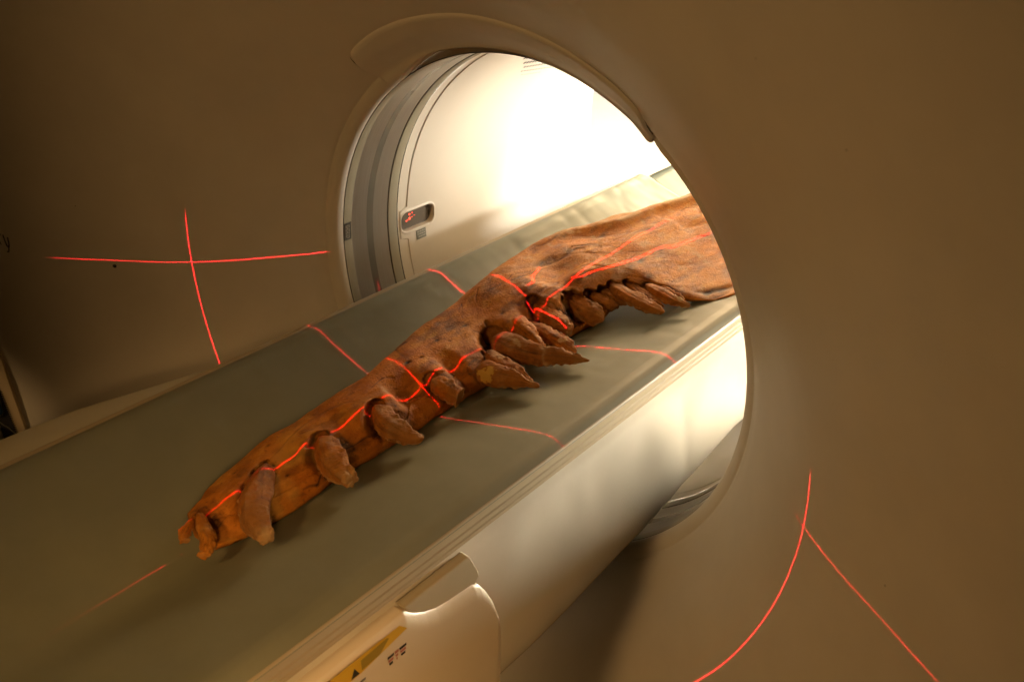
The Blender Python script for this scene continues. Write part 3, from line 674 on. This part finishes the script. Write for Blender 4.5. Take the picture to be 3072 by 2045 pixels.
low_e = np.exp(-((vvp-.085)/.022)**2)*sstep(V[:, 1], .235, .26)*is_top; disp -= .0022*low_e; dirt += .6*low_e
dirt += .6*sstep(.05-vvp, 0, .03)*sstep(V[:, 1], .22, .26)*is_top*.6
crk = np.exp(-(vnoise(V*R3(1.2, .45, .2), 21, 201)/.035)**2)*sstep(vnoise(V, 13, 203), -.05, .25)*is_top; disp -= .0006*crk; dirt += .5*crk
# low grooves along the bone
g = vnoise(V*R3(1.0, .16, .5), 75, 31); gk = 1-.8*sstep(V[:, 1], .08, .2); disp -= .0012*sstep(g, .25, .75)*gk; dirt += .28*sstep(g, .35, .9)*is_top
dxy = lambda a: np.hypot(V[:, 0]-a[0], V[:, 1]-a[1])
for (px, py, r, d) in PITS:
    q = np.hypot((V[:, 0]-px)*1.25, (V[:, 1]-py)*.75)*(1+.35*vnoise(V, 160, 17)); r = r*.62; e = np.exp(-(q/r)**2*1.3)*is_top
    disp -= d*.45*e; dirt += .7*np.exp(-(q/r)**2)*is_top
for (px, py, r, d) in HOLLOWS:
    q = dxy((px, py)); e = np.exp(-(q/(r*1.15))**4)*is_top
    disp -= d*.60*e; dirt += .55*e
for line in CRACKS:
    for a, b_ in zip(line[:-1], line[1:]):
        a, b_ = np.array(a), np.array(b_); ab = b_-a
        jit = np.stack([fbm(V*R3(1, 1, 0), 60, 2, 41), fbm(V*R3(1, 1, 0), 60, 2, 43)], 1)*.002
        t = np.clip(((V[:, :2]+jit-a)@ab)/(ab@ab), 0, 1); q = np.linalg.norm(V[:, :2]+jit-(a+t[:, None]*ab), axis=1)
        e = np.exp(-(q/.0009)**2)*is_top; disp -= .0008*e; dirt += .6*e
# sockets: the bone drops away behind every root so that the tooth stands free
VIEW = R3(.5606, -.6681, .4892)
SX = np.cross(VIEW, R3(0, 0, 1)); SX /= np.linalg.norm(SX); SY_ = np.cross(SX, VIEW)
push = np.zeros(len(V))
for k, T in TEETH.items():
    if k in ('S',): continue
    T = np.array(T); best = np.full(len(V), 9.); bd = np.zeros(len(V)); br = np.full(len(V), .01); bt = np.zeros(len(V))
    jit = fbm(V, 120, 2, 77)*.0009
    for i in range(len(T)-1):
        a, b_ = T[i], T[i+1]; ab = b_[:3]-a[:3]; ab2 = np.array([ab@SX, ab@SY_])
        q = V-a[:3]; q2 = np.stack([q@SX, q@SY_], 1)
        t = np.clip((q2@ab2)/(ab2@ab2+1e-12), 0, 1)
        lat = np.linalg.norm(q2-t[:, None]*ab2, axis=1)
        r = a[3]+(b_[3]-a[3])*t; e = (lat+jit)/r
        m_ = e < best
        best = np.where(m_, e, best); bd = np.where(m_, q@VIEW-t*(ab@VIEW), bd); br = np.where(m_, r, br); bt = np.where(m_, (i+t)/(len(T)-1), bt)
    flat_k = {'H': .62, 'I': .60, 'G': .6, 'J': .6, 'A': .7, 'B': .7, 'C': .75, 'A2': .6, 'E': .7}.get(k, .85)
    over = np.clip(bd-(-.05)*br*flat_k, 0, .022)                    # how far the bone stands in front of the tooth axis
    wgt = (1-sstep(best, 1.02, 1.32))*is_top*(np.abs(bd) < .045)
    push = np.maximum(push, over*wgt*{'F': .30, 'K': .55, 'P': .0, 'O': .45}.get(k, 1.0))
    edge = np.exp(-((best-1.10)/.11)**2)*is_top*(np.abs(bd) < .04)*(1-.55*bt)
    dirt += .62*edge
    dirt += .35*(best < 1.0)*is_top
    disp += .0007*np.exp(-((best-1.5)/.18)**2)*is_top*(br/.016)*(np.abs(bd) < .04)
dirt += .45*sstep(fbm(V*R3(1, .55, 1), 26, 4, 51), .35, .95)*is_top
# ochre at the front, ridge highlight painted pale along the back, grey tooth side
ochre += .35*sstep(-V[:, 1], .30, .40)*sstep(.47+V[:, 1], 0, .04)*sstep(fbm(V, 22, 3, 61)+.35, 0, .6)
vv_ = np.zeros((nu, nv)); vv_[:, :NVT] = v_top; vv_ = vv_.ravel()
pale += .75*np.exp(-((vv_-.965)/.035)**2)*sstep(V[:, 1], .18, .30)*sstep(fbm(V, 40, 3, 71)+.5, 0, .7)*is_top
pale += .35*sstep(fbm(V, 55, 4, 81), .55, 1.0)*sstep(V[:, 1], -.2, .3)*is_top
pale += .6*np.exp(-((V[:, 1]+.2245)/.004)**2-((V[:, 0]+.012)/.012)**2)*is_top
V = V+Nn*disp[:, None]-VIEW*push[:, None]
low = (V[:, 2] > -.007) & (V[:, 1] < .03)
V[:, 2] = np.where(low, -.007+(V[:, 2]+.007)*(.55+.45*sstep(V[:, 1], -.02, .03)), V[:, 2])
V[:, 2] = np.maximum(V[:, 2], pad_z(np.clip(V[:, 0], -.225, .223))+.0006)
bone = mesh_obj('jaw_bone', V, F+[tuple(range(nv)), tuple((nu-1)*nv+i for i in range(nv))], M_BONE, jaw)
set_attr(bone, 'dirt', np.clip(dirt, 0, .97)); set_attr(bone, 'pale', np.clip(pale, 0, .8)); set_attr(bone, 'ochre', np.clip(ochre, 0, .7)); set_attr(bone, 'grey', np.zeros(len(V)))

# lower flange behind the ridge
fl = np.linspace(.19, .47, 60); V = []
for y in fl:
    e = math.sin(math.pi*(y-.19)/.28)**.6 if .19 < y < .47 else 0
    lx = float(pchip(y, LY, LX)); lz = float(pchip(y, LY, LZ))
    w = np.interp(y, [.19, .26, .30, .36, .40, .43, .47], [.002, .012, .030, .052, .056, .040, .002])
    for k in range(18):
        a = math.pi*2*k/18
        V.append((lx+.012-w*.5+math.cos(a)*(w*.5+.008)*max(e, .05), y, lz-.022+math.sin(a)*.010*max(e, .05)))
V = np.array(V); V += (fbm(V, 60, 3, 5)*.0012)[:, None]*R3(.5, .2, 1)
V[:, 2] = np.maximum(V[:, 2], pad_z(np.clip(V[:, 0], -.225, .22))+.001)
flg = mesh_obj('bone_flange', V, grid_faces(60, 18, True)+[tuple(range(18)), tuple(59*18+i for i in range(18))], M_BONE, jaw)
tag(flg, 'rough pinkish lower flange behind the ridge')
set_attr(flg, 'pale', np.full(len(V), .42)); set_attr(flg, 'dirt', np.zeros(len(V))); set_attr(flg, 'ochre', np.zeros(len(V))); set_attr(flg, 'grey', np.zeros(len(V)))

BROKEN = {'M', 'K', 'P', 'F', 'N', 'O'}
TL = {'P': 'small broken front tooth stub', 'O': 'rounded knobbly second tooth', 'N': 'thick blunt tooth hanging straight down', 'M': 'stout tooth with snapped square tip', 'L': 'smooth curved conical tooth', 'K': 'short worn stub crossed by the laser lines', 'I': 'flat pointed tooth with a yellow plaster patch', 'H': 'longest pointed tooth with a cracked crown', 'F': 'broken tooth stump beside an open socket', 'E': 'broad blunt tooth behind the stump'}
def make_tooth(k, T, idx):
    T = np.array(T); n = len(T)
    s = np.concatenate([[0], np.cumsum(np.linalg.norm(np.diff(T[:, :3], axis=0), axis=1))])
    u = s[-1]*(1-(1-np.linspace(0, 1, 64))**1.25)
    C_ = np.stack([pchip(u, s, T[:, i]) for i in range(3)], 1); Rr = pchip(u, s, T[:, 3])
    # close ends softly
    tipw = (.08 if k in 'MK' else .3)*Rr[-1] if k in BROKEN else 1.4*Rr[-1]
    roundt = np.sqrt(np.clip(1-(1-np.clip((s[-1]-u)/max(tipw*1.2, .0012), 0, 1))**2, 0, 1))
    roundr = np.sqrt(np.clip(1-(1-np.clip(u/(T[0, 3]*.9+.002), 0, 1))**2, 0, 1))
    Rr = Rr*np.maximum(roundt, .12)*np.maximum(roundr, .15)
    Tn = np.gradient(C_, axis=0); Tn /= np.linalg.norm(Tn, axis=1)[:, None]
    flat = {'H': .62, 'I': .60, 'G': .6, 'J': .6, 'A': .7, 'B': .7, 'C': .75, 'A2': .6, 'E': .7, 'S': .75}.get(k, .85)
    NV_ = 96; V = []; A = []
    for c, t, r in zip(C_, Tn, Rr):
        a = np.cross(t, VIEW); a /= np.linalg.norm(a); b_ = np.cross(a, t)
        if b_ @ VIEW < 0: b_ = -b_
        for j in range(NV_):
            w = 2*math.pi*j/NV_; ca, sa = math.cos(w), math.sin(w)
            pw = 1.34; fr = 1.0/(abs(ca)**pw+abs(sa)**pw)**(1/pw)
            V.append(c+r*fr*(ca*a+flat*1.12*sa*b_)); A.append((ca, sa))
    V = np.array(V); A = np.array(A)
    uu = np.repeat(u/s[-1], NV_); rr = np.repeat(Rr, NV_)
    nrm = V-np.repeat(C_, NV_, 0); nrm /= np.linalg.norm(nrm, axis=1)[:, None]+1e-9
    sd_ = 100+idx*7
    d = fbm(V, 75, 3, sd_)*.0010-np.abs(vnoise(V, 80, sd_+2))*.0005+fbm(V, 230, 4, sd_+3)*.00035
    d += .022*rr*np.sin(A[:, 0]*9+3*vnoise(V, 40, sd_))*sstep(uu, .1, .4)*.5
    d -= .05*rr*np.exp(-((A[:, 0]+.30)/.16)**2)*(A[:, 1] > 0)*sstep(uu, .25, .5) if k in ('H', 'I', 'C', 'A') else 0
    dirt = .26*sstep(fbm(V, 60, 5, sd_+9), .25, 1.0)+.5*sstep(np.abs(fbm(V*R3(1, 1, 1), 38, 3, sd_+33)), .0, .07)*0+.22*np.exp(-(fbm(V, 34, 3, sd_+33)/.030)**2)+.55*(1-sstep(uu, .0, .14))
    dirt += .26*sstep(vnoise(np.stack([A[:, 0]*2.6, A[:, 1]*2.6, uu*2.2], 1)+sd_, 1.6, sd_+51), .05, .55)*sstep(uu, .05, .2)
    dirt += .25*sstep(fbm(V, 140, 4, sd_+53), .2, .8)
    pale = np.zeros(len(V)); ochre = np.zeros(len(V)); grey = np.zeros(len(V))
    if k in BROKEN:
        end = sstep(uu, .90, .985); d += end*fbm(V, 150, 3, sd_+12)*.0034; pale += .5*end*sstep(fbm(V, 120, 3, sd_+14)+.3, 0, .8)
    crown = {'N': .62, 'M': .60, 'L': .45, 'C': .50, 'H': .63, 'A': .62, 'I': .30, 'O': 1.2, 'B': .6}.get(k, .7)
    cb = uu+.04*fbm(V, 60, 3, sd_+17)
    grey += .38*sstep(cb, crown-.01, crown+.02)
    d += -.0006*np.exp(-((cb-crown)/.015)**2); 
    if k == 'H':
        e = np.exp(-((cb-.615)/.016)**2); pale += .6*e; d += .0012*e*fbm(V, 120, 2, 7)
    # worn pale lower edge (carina)
    lowside = np.exp(-((A[:, 0]-1)/.10)**2)+np.exp(-((A[:, 0]+1)/.10)**2)
    zc = nrm[:, 2] < .15
    pale += .20*sstep(fbm(V, 70, 5, sd_+41), .25, .8)+.30*sstep(uu, .80, .98)*sstep(fbm(V, 90, 3, sd_+43)+.4, 0, .6)+.60*lowside*zc*sstep(fbm(V, 160, 3, sd_+19)+.4, 0, .7)*sstep(uu, .25, .5)
    d += lowside*fbm(V, 170, 3, sd_+21)*.0018*sstep(uu, .3, .5)
    V = V+nrm*d[:, None]
    for (px, py, pz_, r, kind) in PATCHES:
        q = V-R3(px, py, pz_); al = q @ VIEW; q = q-al[:, None]*VIEW
        dist = np.linalg.norm(q, axis=1)+.35*r*fbm(V, 260, 2, 3)
        e = (1-sstep(dist, r*.92, r*1.04))*(A[:, 1] > -.1)*(np.abs(al) < .03)
        if k in 'HIGA':
            (ochre if kind == 'y' else pale)[:] += e
            if kind == 'g': dirt = dirt*(1-e)
    V[:, 2] = np.maximum(V[:, 2], pad_z(np.clip(V[:, 0], -.22, .22))+.0008)
    F = grid_faces(64, NV_, True)+[tuple(range(NV_)), tuple(63*NV_+i for i in range(NV_))]
    o = mesh_obj('tooth' if k != 'S' else 'bone_wedge', V, F, M_BONE if k in ('S', 'O', 'P') else M_TOOTH, jaw)
    if k in TL: o['label'] = TL[k]
    set_attr(o, 'dirt', np.clip(dirt, 0, .95)); set_attr(o, 'pale', np.clip(pale, 0, .95)); set_attr(o, 'ochre', np.clip(ochre, 0, .95)); set_attr(o, 'grey', np.clip(grey*(1-np.clip(pale+ochre, 0, 1)), 0, .9))
for i, (k, T) in enumerate(TEETH.items()): make_tooth(k, T, i)

# ------------------------------------------------------------------ room behind the scanner
def quad(name, pts, mat, kind='structure'):
    return tag(mesh_obj(name, pts, [(0, 1, 2, 3)], mat, smooth=False), kind=kind)
quad('room_wall', [(-3, 4.6, -1.0), (3, 4.6, -1.0), (3, 4.6, 1.9), (-3, 4.6, 1.9)], M_WALL)
quad('room_side_wall', [(-3, .5, -1.0), (-3, 4.6, -1.0), (-3, 4.6, 1.9), (-3, .5, 1.9)], M_WALL)
quad('room_floor', [(-3, .2, -1.0), (3, .2, -1.0), (3, 4.6, -1.0), (-3, 4.6, -1.0)], M_FLOOR)

# ------------------------------------------------------------------ lights
def area(name, loc, target, size, energy, col):
    l = bpy.data.lights.new(name, 'AREA'); l.shape = 'DISK'; l.size = size; l.energy = energy; l.color = col
    o = bpy.data.objects.new(name, l); COL.objects.link(o); o.location = loc
    o.rotation_euler = (Vector(target)-Vector(loc)).to_track_quat('-Z', 'Y').to_euler()
    return o
WARM = (1.0, .565, .20)
def spot(name, loc, target, deg, blend, rad, energy, col):
    l = bpy.data.lights.new(name, 'SPOT'); l.spot_size = math.radians(deg); l.spot_blend = blend; l.shadow_soft_size = rad; l.energy = energy; l.color = col
    o = bpy.data.objects.new(name, l); COL.objects.link(o); o.location = loc
    o.rotation_euler = (Vector(target)-Vector(loc)).to_track_quat('-Z', 'Y').to_euler()
    return o
spot('overhead_lamp', (.06, -1.75, 1.05), (.13, -.15, .05), 60, 1.0, .10, E_TOP, WARM)
spot('cover_fill_lamp', (1.45, -1.55, .85), (.24, -.66, -.14), 22, 1.0, .15, E_SIDE, (1.0, .56, .20))  # added narrow spot that brightens the carriage cover
area('bore_fill_lamp', (.95, 1.45, .35), (-.35, .35, .14), .7, E_FILL, (1, .76, .46))
spot('panel_fill_lamp', (-1.7, -1.7, .7), (-.81, -.39, -.27), 5, .8, .05, E_PANEL, (1.0, .60, .24))  # added tight spot, brightens only the control panel board
area('far_room_lamp', (2.2, 2.2, 1.5), (-.4, 4.5, .3), 1.0, E_WALL, (1, .97, .90))
spot('liner_fill_lamp', (1.20, 2.20, .30), (-.46, .73, .50), 33, .6, .16, E_BORE, (1, .95, .84))  # added spot, its cone shaped to whiten the left liner wall
area('left_bore_lamp', (-1.40, 4.2, 1.42), (.15, .1, -.05), 1.1, E_LEFT, (1, .68, .37))
spot('shell_fill_lamp', (.56, 2.05, -.15), (.265, .1, -.19), 16, .6, .12, E_LOW, (1, .90, .70))  # added spot, kept narrow so that it brightens the table shell

def laser(name, loc, fans, width):
    """a lamp that throws thin fans of red light: (plane normal, middle direction, fan limits in degrees, softness, strength)"""
    l = bpy.data.lights.new(name, 'POINT'); l.shadow_soft_size = 0; l.energy = 1.0; l.use_nodes = True
    o = bpy.data.objects.new(name, l); COL.objects.link(o); o.location = loc
    nt = l.node_tree; em = nt.nodes['Emission']
    tc = N(nt, 'ShaderNodeTexCoord')
    def dot(v):
        d = N(nt, 'ShaderNodeVectorMath', operation='DOT_PRODUCT'); nt.links.new(tc.outputs['Normal'], d.inputs[0]); d.inputs[1].default_value = tuple(v); return d.outputs['Value']
    def mth(op, a, b=None):
        m = N(nt, 'ShaderNodeMath', operation=op)
        for s, v in zip(m.inputs, (a, b)):
            if v is None: continue
            if isinstance(v, (int, float)): s.default_value = v
            else: nt.links.new(v, s)
        return m.outputs[0]
    def ss(v, e0, e1):
        m = N(nt, 'ShaderNodeMapRange', interpolation_type='SMOOTHSTEP'); nt.links.new(v, m.inputs[0]); m.inputs[1].default_value = e0; m.inputs[2].default_value = e1; return m.outputs[0]
    tot = None
    for normal, fwd, a0, a1, soft, soft2, gain, strength in fans:
        n = R3(*normal); n /= np.linalg.norm(n); c = R3(*fwd); c -= n*(c@n); c /= np.linalg.norm(c); t = np.cross(n, c)
        q = mth('DIVIDE', dot(n), width); g = mth('POWER', 2.718281828, mth('MULTIPLY', mth('MULTIPLY', q, q), -1.0))
        ang = mth('MULTIPLY', mth('ARCTAN2', dot(t), dot(c)), 57.29578)
        f = mth('MULTIPLY', ss(ang, a0, a0+soft), mth('SUBTRACT', 1.0, ss(ang, a1-soft2, a1)))
        f = mth('MULTIPLY', f, mth('ADD', mth('MULTIPLY', ss(ang, 25, 50), gain), 1.0))
        st = mth('MULTIPLY', mth('MULTIPLY', g, f), strength)
        tot = st if tot is None else mth('ADD', tot, st)
    nt.links.new(tot, em.inputs['Strength']); em.inputs['Color'].default_value = (1, .012, .030, 1)
    return o
# overhead projector: transverse plane y=-0.178 and sagittal plane x=0
laser('overhead_laser', (0, -.178, .480), [((0, 1, 0), (0, 0, -1), -52, 51.5, 1.5, 1.5, 0, LZ1), ((1, 0, 0), (0, 0, -1), -45, 53.2, 20, 2, 5.0, LZ1*1.0)], LW)
# inner projectors at the scan plane
laser('scan_plane_laser', (0, .060, .343), [((0, 1, 0), (0, 0, -1), -40, 40, 1.5, 1.5, 0, LZ1*2.2)], LW*1.2)
laser('inner_side_laser', (.343, .155, .0108), [((0, 0, 1), (-1, 0, 0), -45, 12.5, 3, 2, 0, LZ1*3.0)], LW*1.1)
# side projectors: coronal plane through the bore centre
laser('right_side_laser', (.478, -.178, .0015), [((0, 0, 1), (-1, 0, 0), CA0, CA1, 1.0, 1.0, 0, LZ1*1.7)], LW*.75)
laser('left_side_laser', (-.478, -.178, 0), [((-.0259, .069, 1), (1, 0, 0), CB0, CB1, 1.0, 1.0, 0, LZ1*1.6)], LW*.55)

w = bpy.data.worlds.new('World'); scene.world = w; w.use_nodes = True
bg = w.node_tree.nodes['Background']; bg.inputs[0].default_value = (1, .45, .09, 1); bg.inputs[1].default_value = W_STR

# ------------------------------------------------------------------ camera
cam = bpy.data.cameras.new('camera'); co = bpy.data.objects.new('camera', cam); COL.objects.link(co)
co.location = (.7136, -.852, .588)
d = Vector((-.56059, .66811, -.48925)); co.rotation_euler = d.to_track_quat('-Z', 'Y').to_euler()
cam.sensor_width = 36; cam.lens = 36*2758.6/3072
cam.clip_start = .02; cam.clip_end = 50
cam.dof.use_dof = True; cam.dof.focus_distance = 1.17; cam.dof.aperture_fstop = 8.0
scene.camera = co
scene.view_settings.view_transform = 'Standard'; scene.view_settings.look = 'None'
scene.view_settings.exposure = 0; scene.view_settings.gamma = 1
scene.render.engine = 'CYCLES'
scene.cycles.use_denoising = True
scene.cycles.use_light_tree = False
scene.cycles.max_bounces = 8; scene.cycles.diffuse_bounces = 4; scene.cycles.sample_clamp_indirect = 6
